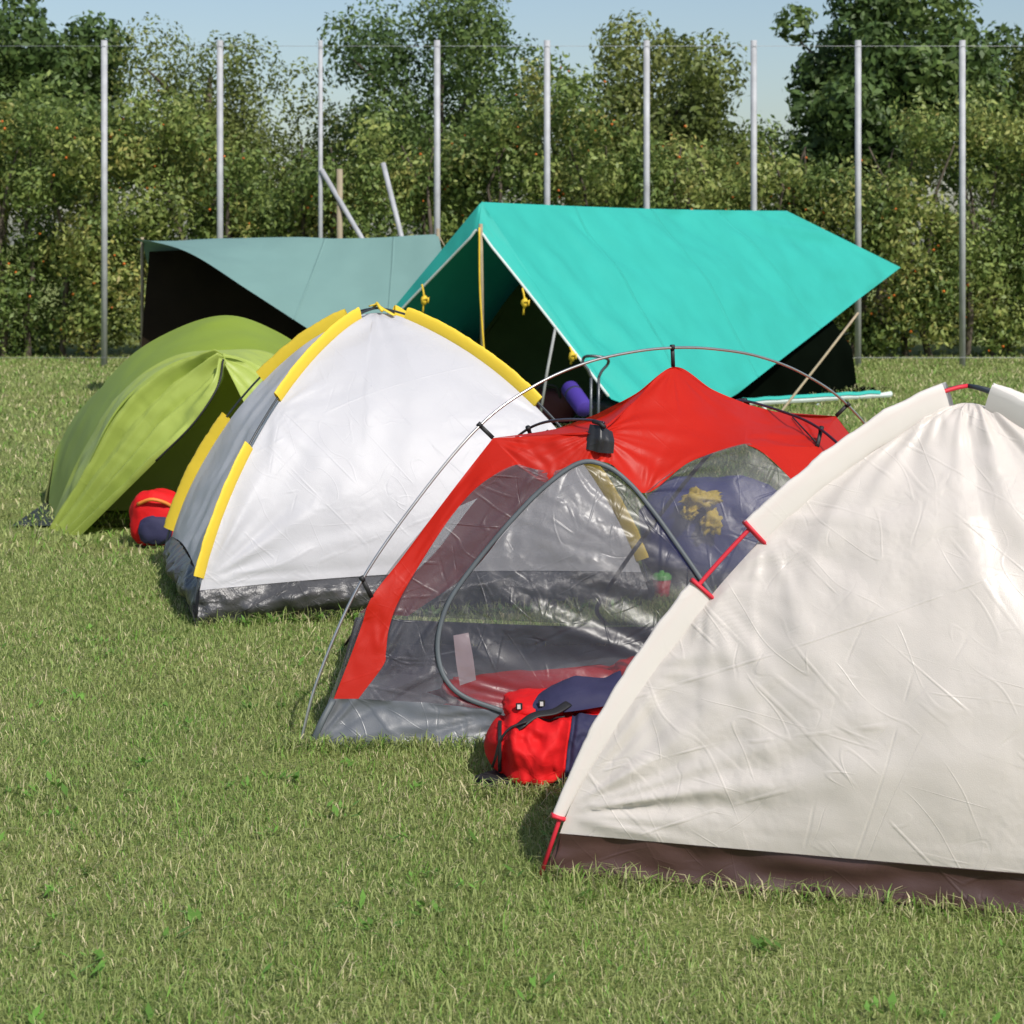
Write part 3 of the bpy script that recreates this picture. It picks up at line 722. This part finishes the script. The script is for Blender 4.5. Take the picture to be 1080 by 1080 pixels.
# ---- teal ridge tent
def teal_tent():
    A0 = Q(508, 213, 17.2); rd = V(.56, .83, 0).normalized(); wd = V(.83, -.56, 0).normalized()
    C = Q(645, 421, 16.43); n = rd.cross(C-A0).normalized()
    root = thing('ridge_tent', 'tall teal green ridge tent open at the front with yellow guy ropes', 'tent', (A0.x, A0.y, 0))
    L = 6.3
    ridge_c = [A0+rd*L*t-V(0, 0, .02*math.sin(math.pi*t)) for t in (0, .12, .24, .4, .55, .7, .85, 1)]
    hem = [C]+[ray_plane(x, y, A0, n) for x, y in ((685, 436), (735, 440), (778, 415), (815, 386), (855, 355), (905, 316), (950, 282))]
    g = loft([ridge_c, hem], 130, 60, False)
    g = rumple(g, .030, 1.6, .03, (.055, 14, 0), puff=-.06, seed=41, skew=-.25)
    MB().grid(g).build('right_slope', M['teal'], root)
    # seams of the cloth panels
    for k in (38, 66, 96):
        MB().tube([g[j][k]+n*(-.001 if n.y > 0 else .001) for j in range(0, 60)], .012, 6, (.016, .0015, n)).build('panel_seam', M['teal'], root)
    LB = Q(335, 425, 18.2)
    nl = (LB-A0)
    left = loft([ridge_c, [LB+rd*L*.97*t+V(0, 0, .0) for t in (0, .12, .24, .4, .55, .7, .85, 1)]], 60, 40, False)
    MB().grid(rumple(left, .015, 1.4, .05, seed=42)).build('left_slope', M['teal'], root)
    # valance hanging from the front edges
    vt = [Q(335, 425, 18.19), Q(375, 375, 17.95), Q(415, 325, 17.7), Q(462, 268, 17.42), Q(500, 222, 17.2), A0]
    vb = [Q(338, 427, 18.15), Q(380, 376, 17.88), Q(420, 330, 17.6), Q(466, 282, 17.3), Q(494, 253, 17.1), Q(504.5, 243, 17.05)]
    gv = rumple(loft([vt, vb], 60, 10), .008, 4, .1, seed=43)
    mb = MB().grid(gv)
    er = [A0, A0.lerp(C, .12), A0.lerp(C, .3), A0.lerp(C, .5), A0.lerp(C, .75), C]
    eb = [Q(504.5, 243, 17.05), Q(520, 262, 16.95), Q(545, 293, 16.8), Q(574, 330, 16.66), Q(612, 379, 16.48), Q(642, 418, 16.38)]
    gv2 = rumple(loft([er, eb], 60, 14), .012, 3, .08, (.02, 4, 1), seed=44)
    mb.grid(gv2); mb.build('front_valance', M['teal'], root)
    MB().tube(spline([p+V(0, -.01, 0) for p in vb]+[p+V(0, -.01, 0) for p in eb[1:]], 60), .014, 6, (.013, .005, (0, -1, .2))).build('hem_tape', M['teal_hem'], root)
    # inner tent under the fly; walls behind the door coloured near black as shade
    fr = 1.5
    def I(s, w, z): return V(A0.x, A0.y, 0)+rd*s+wd*w+V(0, 0, z)
    inner = MB()
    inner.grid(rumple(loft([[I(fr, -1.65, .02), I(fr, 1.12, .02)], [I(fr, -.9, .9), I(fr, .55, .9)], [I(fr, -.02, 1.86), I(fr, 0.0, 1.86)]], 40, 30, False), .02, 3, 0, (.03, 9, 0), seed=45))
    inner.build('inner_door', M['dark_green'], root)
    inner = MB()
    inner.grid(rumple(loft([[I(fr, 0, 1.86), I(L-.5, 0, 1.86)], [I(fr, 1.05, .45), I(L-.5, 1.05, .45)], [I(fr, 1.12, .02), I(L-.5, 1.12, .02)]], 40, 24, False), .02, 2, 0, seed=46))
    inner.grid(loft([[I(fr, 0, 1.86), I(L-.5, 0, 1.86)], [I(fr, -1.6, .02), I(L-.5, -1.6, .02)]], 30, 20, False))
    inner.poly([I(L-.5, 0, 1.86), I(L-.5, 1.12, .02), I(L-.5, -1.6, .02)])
    inner.build('inner_tent', M['shade_black'], root)
    MB().poly([I(.1, -1.3, .012), I(.1, .9, .012), I(L-.4, 1.5, .012), I(L-.4, -1.5, .012)]).build('groundsheet', M['shade_black'], root)
    # pegged teal mud flap along the open side
    a, b = Q(770, 432, 18.7), Q(940, 421, 19.75); a.z = .06; b.z = .07
    top = [a.lerp(b, k/14)+V(0, 0, .012*abs(math.sin(k*1.7))+.012) for k in range(15)]; bot = [a.lerp(b, k/14)+V(.0, -.01, -.035) for k in range(15)]
    MB().grid(loft([top, [p.lerp(q, .5)+V(.01, -.015, .0) for p, q in zip(top, bot)], bot], 60, 8, True, True)).build('mud_flap', M['teal_hem'], root)
    MB().grid(loft([[p+V(0, .0, .022) for p in top[1:14]], [p+V(0, -.03, -.008) for p in top[1:14]]], 40, 5)).build('flap_edge', M['teal'], root)
    for x in (803, 862, 900):
        p = Q(x, 426, 18.75+(x-800)*.006); MB().tube([p, p+V(.07, -.1, -.1)], .012, 6, (.016, .004, (0, -1, .2))).build('peg_loop', M['teal_hem'], root)
    # pole, ropes and toggles
    MB().tube([Q(507, 236, 17.02), Q(508, 300, 17.02), Q(509, 402, 17.0)], .018, 10).build('front_pole', M['wood'], root)
    MB().tube(spline([Q(505.5, 240, 16.97), Q(506, 300, 16.96), Q(509, 350, 16.93), Q(513, 400, 16.9)], 20), .009, 6).build('guy_rope', M['yrope'], root)
    MB().tube([Q(586, 345, 16.6), Q(577, 392, 16.5), Q(569, 442, 16.45)], .013, 7).build('guy_rope', M['greyrope'], root)
    MB().tube([Q(905, 330, 17.9), Q(868, 378, 17.6), Q(827, 430, 17.3), Q(815, 447, 17.2)], .012, 7).build('guy_rope', M['tan'], root)
    for x, y0, y1, dd in ((446, 300, 330, 17.3), (552, 304, 332, 16.75), (602, 366, 384, 16.5)):
        m = MB().tube(spline([Q(x-1, y0, dd), Q(x+1, (y0+y1)/2-3, dd-.03), Q(x, y1, dd)], 10), .009, 6)
        ym = y0+(y1-y0)*.55
        m.grid(blob(Q(x+1.5, ym, dd-.02), .032, .03, .045, 2, 12, 8, .2, seed=x, flat=False), True)
        m.tube([Q(x+1, ym, dd-.04), Q(x+6, ym-2, dd-.05), Q(x+5, ym+3, dd-.05)], .012, 6)
        m.build('rope_toggle', M['yrope'], root)
teal_tent()

def mat_roll():
    a, b = Q(601, 410, 16.45), Q(616, 431, 16.15); b.z = max(b.z, .13); t = (b-a).normalized()
    root = thing('rolled_mat', 'purple rolled foam mat leaning in the teal tent doorway', 'sleeping mat', (b.x, b.y, 0))
    mb = MB(); mb.tube([a-t*.02, a, a.lerp(b, .5), b, b+t*.02], [.066, .078, .080, .078, .066], 22)
    r = mb.build('mat', M['purple'], root)
    MB().tube([a.lerp(b, .3)-t*.012, a.lerp(b, .3)+t*.012], .0825, 22).build('strap', M['navy'], root)
    root2 = thing('kit_bag', 'dark red kit bag in shade beside the purple mat', 'bag', Q(580, 438, 17.0))
    c = Q(577, 420, 17.1)
    MB().grid(blob((c.x, c.y, .17), .27, .16, .16, 2.8, amp=.12, seed=7), True).build('body', cloth('dark_red_canvas', (.06, .008, .012), .7, 0, .4, 8, 20, .01, .2), root2)
    MB().tube(spline([V(c.x-.12, c.y-.13, .25), V(c.x-.07, c.y-.16, .36), V(c.x+.07, c.y-.16, .36), V(c.x+.12, c.y-.13, .25)], 14), .014, 6).build('handle', M['black'], root2)
    c = Q(644, 432, 16.9)
    root3 = thing('kit_bag', 'black kit bag in shade behind the metal trolley', 'bag', (c.x, c.y, 0))
    MB().grid(blob((c.x, c.y, .15), .20, .15, .15, 2.8, amp=.12, seed=8), True).build('body', M['blackcloth'], root3)
    MB().tube(spline([V(c.x-.1, c.y-.1, .24), V(c.x-.05, c.y-.12, .34), V(c.x+.05, c.y-.12, .34), V(c.x+.1, c.y-.1, .24)], 14), .013, 6).build('handle', M['black'], root3)
mat_roll()

def trolley():
    d = 13.6; base = Q(628, 500, d); base.z = 0
    root = thing('folding_trolley', 'dark metal folding trolley frame with bent handle before the teal tent', 'trolley', base)
    m = MB()
    for x in (623.5, 631.5):
        m.tube([Q(x-1.5, 495, d), Q(x-.5, 440, d), Q(x, 398, d)], .0105, 8)
    m.tube([Q(622, 478, d), Q(631, 478, d)], .009, 8); m.tube([Q(622, 440, d), Q(631, 440, d)], .008, 8)
    m.build('upright', M['tube'], root)
    h = spline([Q(623.5, 398, d), Q(620, 390, d), Q(615, 383, d), Q(616, 377, d), Q(622, 375.5, d-.05), Q(634, 376.5, d-.05), Q(641, 379, d-.03), Q(641, 384, d), Q(635, 391, d), Q(631.5, 398, d)], 50)
    MB().tube(h, .011, 8).build('handle', M['tube'], root)
    y0 = d
    MB().tube([V(base.x-.17, d-.26, .05), V(base.x-.17, d, .05), V(base.x+.17, d, .05), V(base.x+.17, d-.26, .05), V(base.x-.17, d-.26, .05)], .009, 8).build('base_plate', M['tube'], root)
    for s in (-1, 1):
        MB().tube([V(base.x+s*.2-.015, d+.03, .06), V(base.x+s*.2+.015, d+.03, .06)], .06, 20).build('wheel', M['black'], root)
trolley()

# ---- sage green fly sheet tent far left
def sage_tent():
    root = thing('fly_sheet_tent', 'faded sage green canvas tent sheet with sagging ridge before the hedge', 'tent', Q(330, 430, 20))
    root.location.z = 0
    rc = [Q(150, 256, 20.6), Q(225, 252, 20.4), Q(310, 250, 20.2), Q(352, 251.5, 20.1), Q(400, 250.5, 20.0), Q(440, 248, 19.9), Q(462, 247, 19.85)]
    hm = [Q(140, 250, 19.7), Q(198, 266, 19.3), Q(262, 306, 19.0), Q(322, 345, 18.8), Q(380, 382, 18.65), Q(450, 405, 18.6), Q(500, 405, 18.6)]
    g = rumple(loft([rc, hm], 100, 50), .02, 1.2, .04, (.02, 6, 0), puff=.04, seed=51)
    MB().grid(g).build('front_slope', M['sage'], root)
    nrm = V(0, -.5, .8).normalized()
    for k in (46, 72):
        MB().tube([g[j][k]+nrm*.001 for j in range(0, 50)], .012, 6, (.016, .0015, nrm)).build('panel_seam', M['sage'], root)
    back = [V(p.x, p.y+1.5, .5) for p in rc]
    MB().grid(loft([rc, back], 60, 20)).build('rear_slope', M['sage'], root)
    # inner tent beneath, its dark colour painted as the shade there
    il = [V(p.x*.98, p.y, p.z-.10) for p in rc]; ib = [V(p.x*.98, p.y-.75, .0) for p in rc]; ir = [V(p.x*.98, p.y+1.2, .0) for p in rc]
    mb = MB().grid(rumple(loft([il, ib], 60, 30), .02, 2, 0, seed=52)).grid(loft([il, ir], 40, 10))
    mb.build('inner_tent', M['shade_brown'], root)
    e = rc[-1]
    MB().tube([V(e.x, e.y, e.z+.06), V(e.x, e.y, 0)], .018, 8).build('end_pole', M['wood'], root)
    e = rc[0]
    MB().tube([V(e.x, e.y, e.z+.06), V(e.x, e.y, 0)], .018, 8).build('end_pole', M['wood'], root)
    MB().tube([rc[-1], Q(470, 262, 19.9), Q(520, 330, 20.5)], .008, 6).build('guy_rope', M['tan'], root)
sage_tent()

# ---- lime dome tent on the left
def lime_tent():
    root = thing('dome_tent', 'lime green dome tent with door flap tied back over a dark interior', 'tent', V(-2.05, 11.6, 0))
    sky = [Q(52, 520, 11.9), Q(82, 446, 11.9), Q(130, 382, 11.9), Q(185, 347, 11.9), Q(238, 332.5, 11.9), Q(285, 346, 11.9), Q(332, 378, 11.9), Q(382, 440, 11.9), Q(410, 505, 11.9)]
    mid = [Q(50, 560, 11.4), Q(85, 480, 11.3), Q(130, 412, 11.25), Q(182, 376, 11.2), Q(238, 369, 11.15), Q(285, 372, 11.2), Q(330, 402, 11.25), Q(378, 462, 11.3), Q(408, 530, 11.4)]
    brow = [Q(48, 580, 11.0), Q(88, 500, 10.95), Q(128, 428, 10.9), Q(182, 388, 10.85), Q(235, 377, 10.75), Q(272, 390, 10.85), Q(322, 425, 10.9), Q(372, 480, 10.95), Q(405, 550, 11.0)]
    back = [V(-2.95, 12.0, 0), V(-2.9, 12.5, 0), V(-2.7, 12.9, 0), V(-2.4, 13.1, 0), V(-2.0, 13.2, 0), V(-1.6, 13.1, 0), V(-1.2, 12.9, 0), V(-.9, 12.5, 0), V(-.8, 12.0, 0)]
    MB().grid(rumple(loft([mid, sky], 80, 20), .010, 3, .08, seed=61)).build('roof', M['lime'], root)
    MB().grid(rumple(loft([sky, [a.lerp(b, .5)+V(0, .2, .28) for a, b in zip(sky, back)], back], 60, 30, True, True), .010, 3, .08, seed=62)).build('rear_wall', M['lime'], root)
    MB().grid(rumple(loft([[p+V(0, .03, -.02) for p in sky], [a.lerp(b, .5)+V(0, .15, .24) for a, b in zip(sky, back)], [p+V(0, -.06, 0) for p in back]], 60, 30, True, True), .012, 3, .08, seed=66)).build('lining', M['olive'], root)
    # brow of the porch in paler cloth, creases running to the door point
    MB().grid(rumple(loft([mid, brow], 90, 26), .012, 5, .08, (.022, 9, 0), seed=63)).build('porch_brow', M['lime_flap'], root)
    # flap pulled to the left in hanging folds
    L0 = [p+V(0, .015, .02) for p in brow[4::-1]]
    L1 = [Q(236, 379, 10.72), Q(230, 408, 10.6), Q(205, 446, 10.55), Q(165, 486, 10.55), Q(60, 590, 10.8)]
    MB().grid(rumple(loft([L0, L1], 90, 40), .012, 5, .02, (.085, 11, 1), seed=64)).build('tied_flap', M['lime_flap'], root)
    R0 = [p+V(0, .015, .025) for p in brow[4:]]
    R1 = [Q(235.5, 380, 10.72), Q(247, 404, 10.65), Q(262, 432, 10.65), Q(300, 490, 10.7), Q(350, 570, 10.8)]
    MB().grid(rumple(loft([R0, R1], 70, 24), .010, 5, .05, (.02, 6, 1), seed=65)).build('side_flap', M['lime_flap'], root)
    MB().tube(spline([p+V(0, -.02, 0) for p in L1[:4]], 30), .006, 6).build('flap_edging', M['black'], root)
    fl = [V(-2.9, 11.0, .012), V(-.75, 11.0, .012), V(-.8, 12.0, .012), V(-1.2, 12.9, .012), V(-2.0, 13.15, .012), V(-2.7, 12.9, .012), V(-2.95, 12.0, .012)]
    MB().poly(fl).build('groundsheet', M['blackcloth'], root)
    # inner cabin a little way inside the porch
    MB().grid(rumple(loft([[V(-2.75, 11.55, .02), V(-1.0, 11.55, .02)], [V(-2.55, 11.6, .6), V(-1.15, 11.6, .6)], [V(-2.1, 11.7, 1.05), V(-1.55, 11.7, 1.05)]], 40, 30, False), .015, 3, 0, (.02, 8, 0), seed=67)).build('inner_door', M['olive'], root)
lime_tent()

def red_bag():
    c = Q(166, 553, 10.35); c.z = 0
    root = thing('day_pack', 'small red day pack with orange trim beside the lime tent doorway', 'backpack', c)
    MB().grid(blob((c.x, c.y, .155), .15, .11, .155, 2.6, amp=.1, seed=31), True).build('body', M['packred'], root)
    MB().grid(blob((c.x+.01, c.y-.09, .10), .09, .05, .08, 2.6, amp=.1, seed=32), True).build('pocket', M['navy'], root)
    MB().tube(spline([V(c.x-.09, c.y-.09, .24), V(c.x, c.y-.125, .27), V(c.x+.10, c.y-.085, .22), V(c.x+.125, c.y-.06, .12)], 16), .01, 7).build('strap', plain('orange_webbing', (.7, .22, .03), .6), root)
red_bag()

# ------------------------------------------------------------------ fence, hedge and trees
def fence():
    D = 25.0
    root = thing('wire_fence', 'row of tall grey steel fence posts with braces and thin wires before the hedge', 'fence', (0, D, 0))
    X = lambda px: (px-540)*D/F
    xs = [X(p) for p in (-20, 110, 232, 338, 461, 577, 682, 795, 905, 1015, 1110)]
    for i, x in enumerate(xs):
        MB().tube([V(x, D, 0), V(x, D, 4.3)], .042 if i not in (3,) else .03, 12).build('post', M['steel'], root)
    for a, b in (((382, 252), (339, 179)), ((424, 252), (404, 172))):
        p, q = Q(a[0], a[1], D-.25), Q(b[0], b[1], D-.03)
        t = (p-q).normalized(); p = q+t*((q.z)/abs(t.z)); MB().tube([p, q], .034, 10).build('brace', M['steel'], root)
    x = X(359); MB().tube([V(x, D-.1, 0), V(x, D-.1, 2.6)], .04, 10).build('timber_stake', M['wood'], root)
    for z in (.12, 4.22):
        MB().tube([V(xs[0], D-.045, z), V(xs[-1], D-.045, z)], .003, 5).build('tension_wire', M['steel'], root)
fence()

def leaves(name, C, Rr, n, size, tones, parent, tone_noise=1.2, spread=.55):
    """leaf-sized faces in clumps: C clump centres, Rr clump radii"""
    C = np.array(C); Rr = np.array(Rr); w = Rr**2; idx = rng.choice(len(C), n, p=w/w.sum())
    d = rng.normal(0, 1, (n, 3)); d /= np.linalg.norm(d, axis=1)[:, None]
    r = Rr[idx]*rng.uniform(spread, 1.08, n)
    P = C[idx]+d*r[:, None]
    P[:, 2] = np.abs(P[:, 2])
    nr = d+rng.normal(0, .55, (n, 3)); nr /= np.linalg.norm(nr, axis=1)[:, None]
    t = np.cross(nr, rng.normal(0, 1, (n, 3))); t /= np.linalg.norm(t, axis=1)[:, None]; b = np.cross(nr, t)
    s = size*rng.uniform(.6, 1.35, n)[:, None]
    Vt = np.stack([P-t*s, P+b*s*.48+nr*s*.1, P+t*s, P-b*s*.48+nr*s*.1], 1)
    tn = np.array(tones); k = (np.array([random.random() for _ in range(len(C))])[idx]*.6+rng.uniform(0, .4, n)) * (len(tn)-1)
    i0 = np.clip(k.astype(int), 0, len(tn)-2); f = (k-i0)[:, None]
    c = (tn[i0]*(1-f)+tn[i0+1]*f)*rng.uniform(.75, 1.25, (n, 1))
    fl = np.arange(n*4); return fast_mesh(name, Vt.reshape(-1, 3), fl, np.full(n, 4), np.repeat(c, 4, 0), M['leaf'], parent)

def hedge():
    Y = 27.2
    root = thing('hedge', 'tall overgrown hedge speckled with orange berries behind the fence', 'hedge', (0, Y, 0))
    C, Rr = [], []
    for k in range(900):
        x = rng.uniform(-9.5, 9.5); top = 3.2+.55*math.sin(x*.9+1)+.35*math.sin(x*2.3)+rng.normal(0, .15)
        z = rng.uniform(.2, top); y = Y+rng.uniform(-.55, .9)+.25*math.sin(x*1.7+z)-.1*z
        C.append((x, y, z)); Rr.append(rng.uniform(.22, .52))
    leaves('foliage', C, Rr, 210000, .046, [(.055, .095, .024), (.13, .195, .05), (.22, .285, .075), (.31, .345, .10), (.37, .31, .09)], root, spread=.25)
    mb = MB()
    for k in range(46):
        x = -9.3+18.6*k/45+rng.normal(0, .1); p = [V(x, Y+rng.normal(0, .2), 0)]
        for j in range(5): p.append(p[-1]+V(rng.normal(0, .14), rng.normal(0, .14), .6))
        mb.tube(p, [.05, .045, .04, .03, .02, .012], 6)
    mb.build('stems', M['bark'], root, weld=False)
    # berries
    n = 0; mb = MB()
    Cn = np.array(C)
    for k in range(800):
        i = int(rng.integers(len(C))); x = Cn[i]
        if math.sin(x[0]*1.3+2)+math.sin(x[2]*2+x[0]) < -.2: continue
        d = rng.normal(0, 1, 3); d[1] = -abs(d[1]); d /= np.linalg.norm(d); p = V(*(x+d*Rr[i]*1.02)); r = rng.uniform(.012, .026)
        q = [p+V(r, 0, 0), p+V(0, r, 0), p+V(-r, 0, 0), p+V(0, -r, 0), p+V(0, 0, r), p+V(0, 0, -r)]
        for a, b in ((0, 1), (1, 2), (2, 3), (3, 0)): mb.poly([q[a], q[b], q[4]]); mb.poly([q[b], q[a], q[5]])
    bo = mb.build('berries', M['berry'], root, weld=False); bo['kind'] = 'stuff'
hedge()

def tree(x, y, h, cr, label, tones, n, ls=.055):
    root = thing('broadleaf_tree', label, 'tree', (x, y, 0), 'trees behind the hedge')
    mb = MB(); C, Rr = [], []
    tp = V(x+rng.normal(0, .2), y, h*.62)
    mb.tube(spline([V(x, y, -.05), V(x+.06, y, h*.25), tp, tp+V(.05, 0, h*.28)], 12), [.20-.015*k for k in range(12)], 9)
    for k in range(11):
        a = 6.28*k/11+rng.normal(0, .3); z0 = h*rng.uniform(.3, .62); l = cr*rng.uniform(.6, .95)
        e = V(x+math.cos(a)*l, y+math.sin(a)*l, z0+h*rng.uniform(.08, .3))
        mb.tube(spline([V(x, y, z0), V(x, y, z0).lerp(e, .5)+V(0, 0, .1), e], 6), [.07, .06, .05, .04, .03, .015], 6)
        for q in range(5):
            f = rng.uniform(.4, 1.1); p = V(x, y, z0).lerp(e, f); C.append((p.x+rng.normal(0, .3), p.y+rng.normal(0, .3), p.z+rng.normal(0, .25))); Rr.append(rng.uniform(.32, .75))
    for q in range(22):
        a = rng.uniform(0, 6.28); rr = cr*math.sqrt(rng.uniform(0, 1))*.75; z = h*rng.uniform(.55, .98)
        k = math.sqrt(max(.05, 1-((z/h-.6)/.42)**2)); C.append((x+math.cos(a)*rr*k, y+math.sin(a)*rr*k, z)); Rr.append(rng.uniform(.35, .75))
    leaves('crown', C, Rr, n, ls, tones, root)
    mb.build('trunk', M['bark'], root, weld=False)
T1 = [(.04, .075, .02), (.09, .15, .04), (.16, .22, .055)]; T2 = [(.06, .09, .022), (.15, .19, .045), (.25, .27, .08)]
for a in ((-8.6, 31.5, 5.6, 2.3, 'dark green tree rising behind the hedge at its far left end', T1, 34000, .075),
          (-4.9, 32.5, 5.0, 2.1, 'yellowish green tree behind the hedge above the sage tent', T2, 34000, .045),
          (-1.2, 31.8, 5.5, 2.2, 'deep green tree behind the hedge above the teal tent peak', T1, 34000, .05),
          (2.6, 32.6, 5.1, 2.2, 'light green tree behind the hedge above the teal tent ridge', T2, 34000, .06),
          (6.2, 31.6, 5.8, 2.4, 'tallest dark tree behind the hedge, right of the teal tent', T1, 34000, .08),
          (9.6, 32.4, 5.2, 2.2, 'pale yellowish tree at the hedge end right of the tallest tree', T2, 34000, .045)):
    tree(*a)

# ------------------------------------------------------------------ light, sky, camera
sun_dir = V(.42, -.68, .82).normalized()          # towards the sun
el = math.asin(sun_dir.z); az = math.atan2(sun_dir.x, sun_dir.y)
w = bpy.data.worlds.new('World'); SC.world = w; w.use_nodes = True
nt = w.node_tree; bg = nt.nodes['Background']
sk = nt.nodes.new('ShaderNodeTexSky'); sk.sky_type = 'NISHITA'; sk.sun_disc = False
sk.sun_elevation = el; sk.sun_rotation = az; sk.dust_density = 1.5
nt.links.new(sk.outputs[0], bg.inputs[0]); bg.inputs[1].default_value = .12
ld = bpy.data.lights.new('sun', 'SUN'); ld.energy = 4.2; ld.angle = math.radians(.53); ld.color = (1, .955, .89)
lo = bpy.data.objects.new('sun', ld); COL.objects.link(lo); lo.rotation_euler = sun_dir.to_track_quat('Z', 'Y').to_euler(); lo.location = (5, -5, 12)

cd = bpy.data.cameras.new('camera'); cam = bpy.data.objects.new('camera', cd); COL.objects.link(cam)
cam.location = (0, 0, EYE); cam.rotation_euler = (math.pi/2, 0, 0)
cd.sensor_width = 36; cd.lens = 36*F/PP; cd.shift_y = -(540-HORIZON)/PP; cd.clip_end = 2000; cd.clip_start = .05
cd.dof.use_dof = True; cd.dof.focus_distance = 6.4; cd.dof.aperture_fstop = 8
SC.camera = cam
SC.view_settings.view_transform = 'Standard'; SC.view_settings.look = 'None'
SC.view_settings.exposure = 0; SC.view_settings.gamma = 1
SC.cycles.max_bounces = 10; SC.cycles.transparent_max_bounces = 16
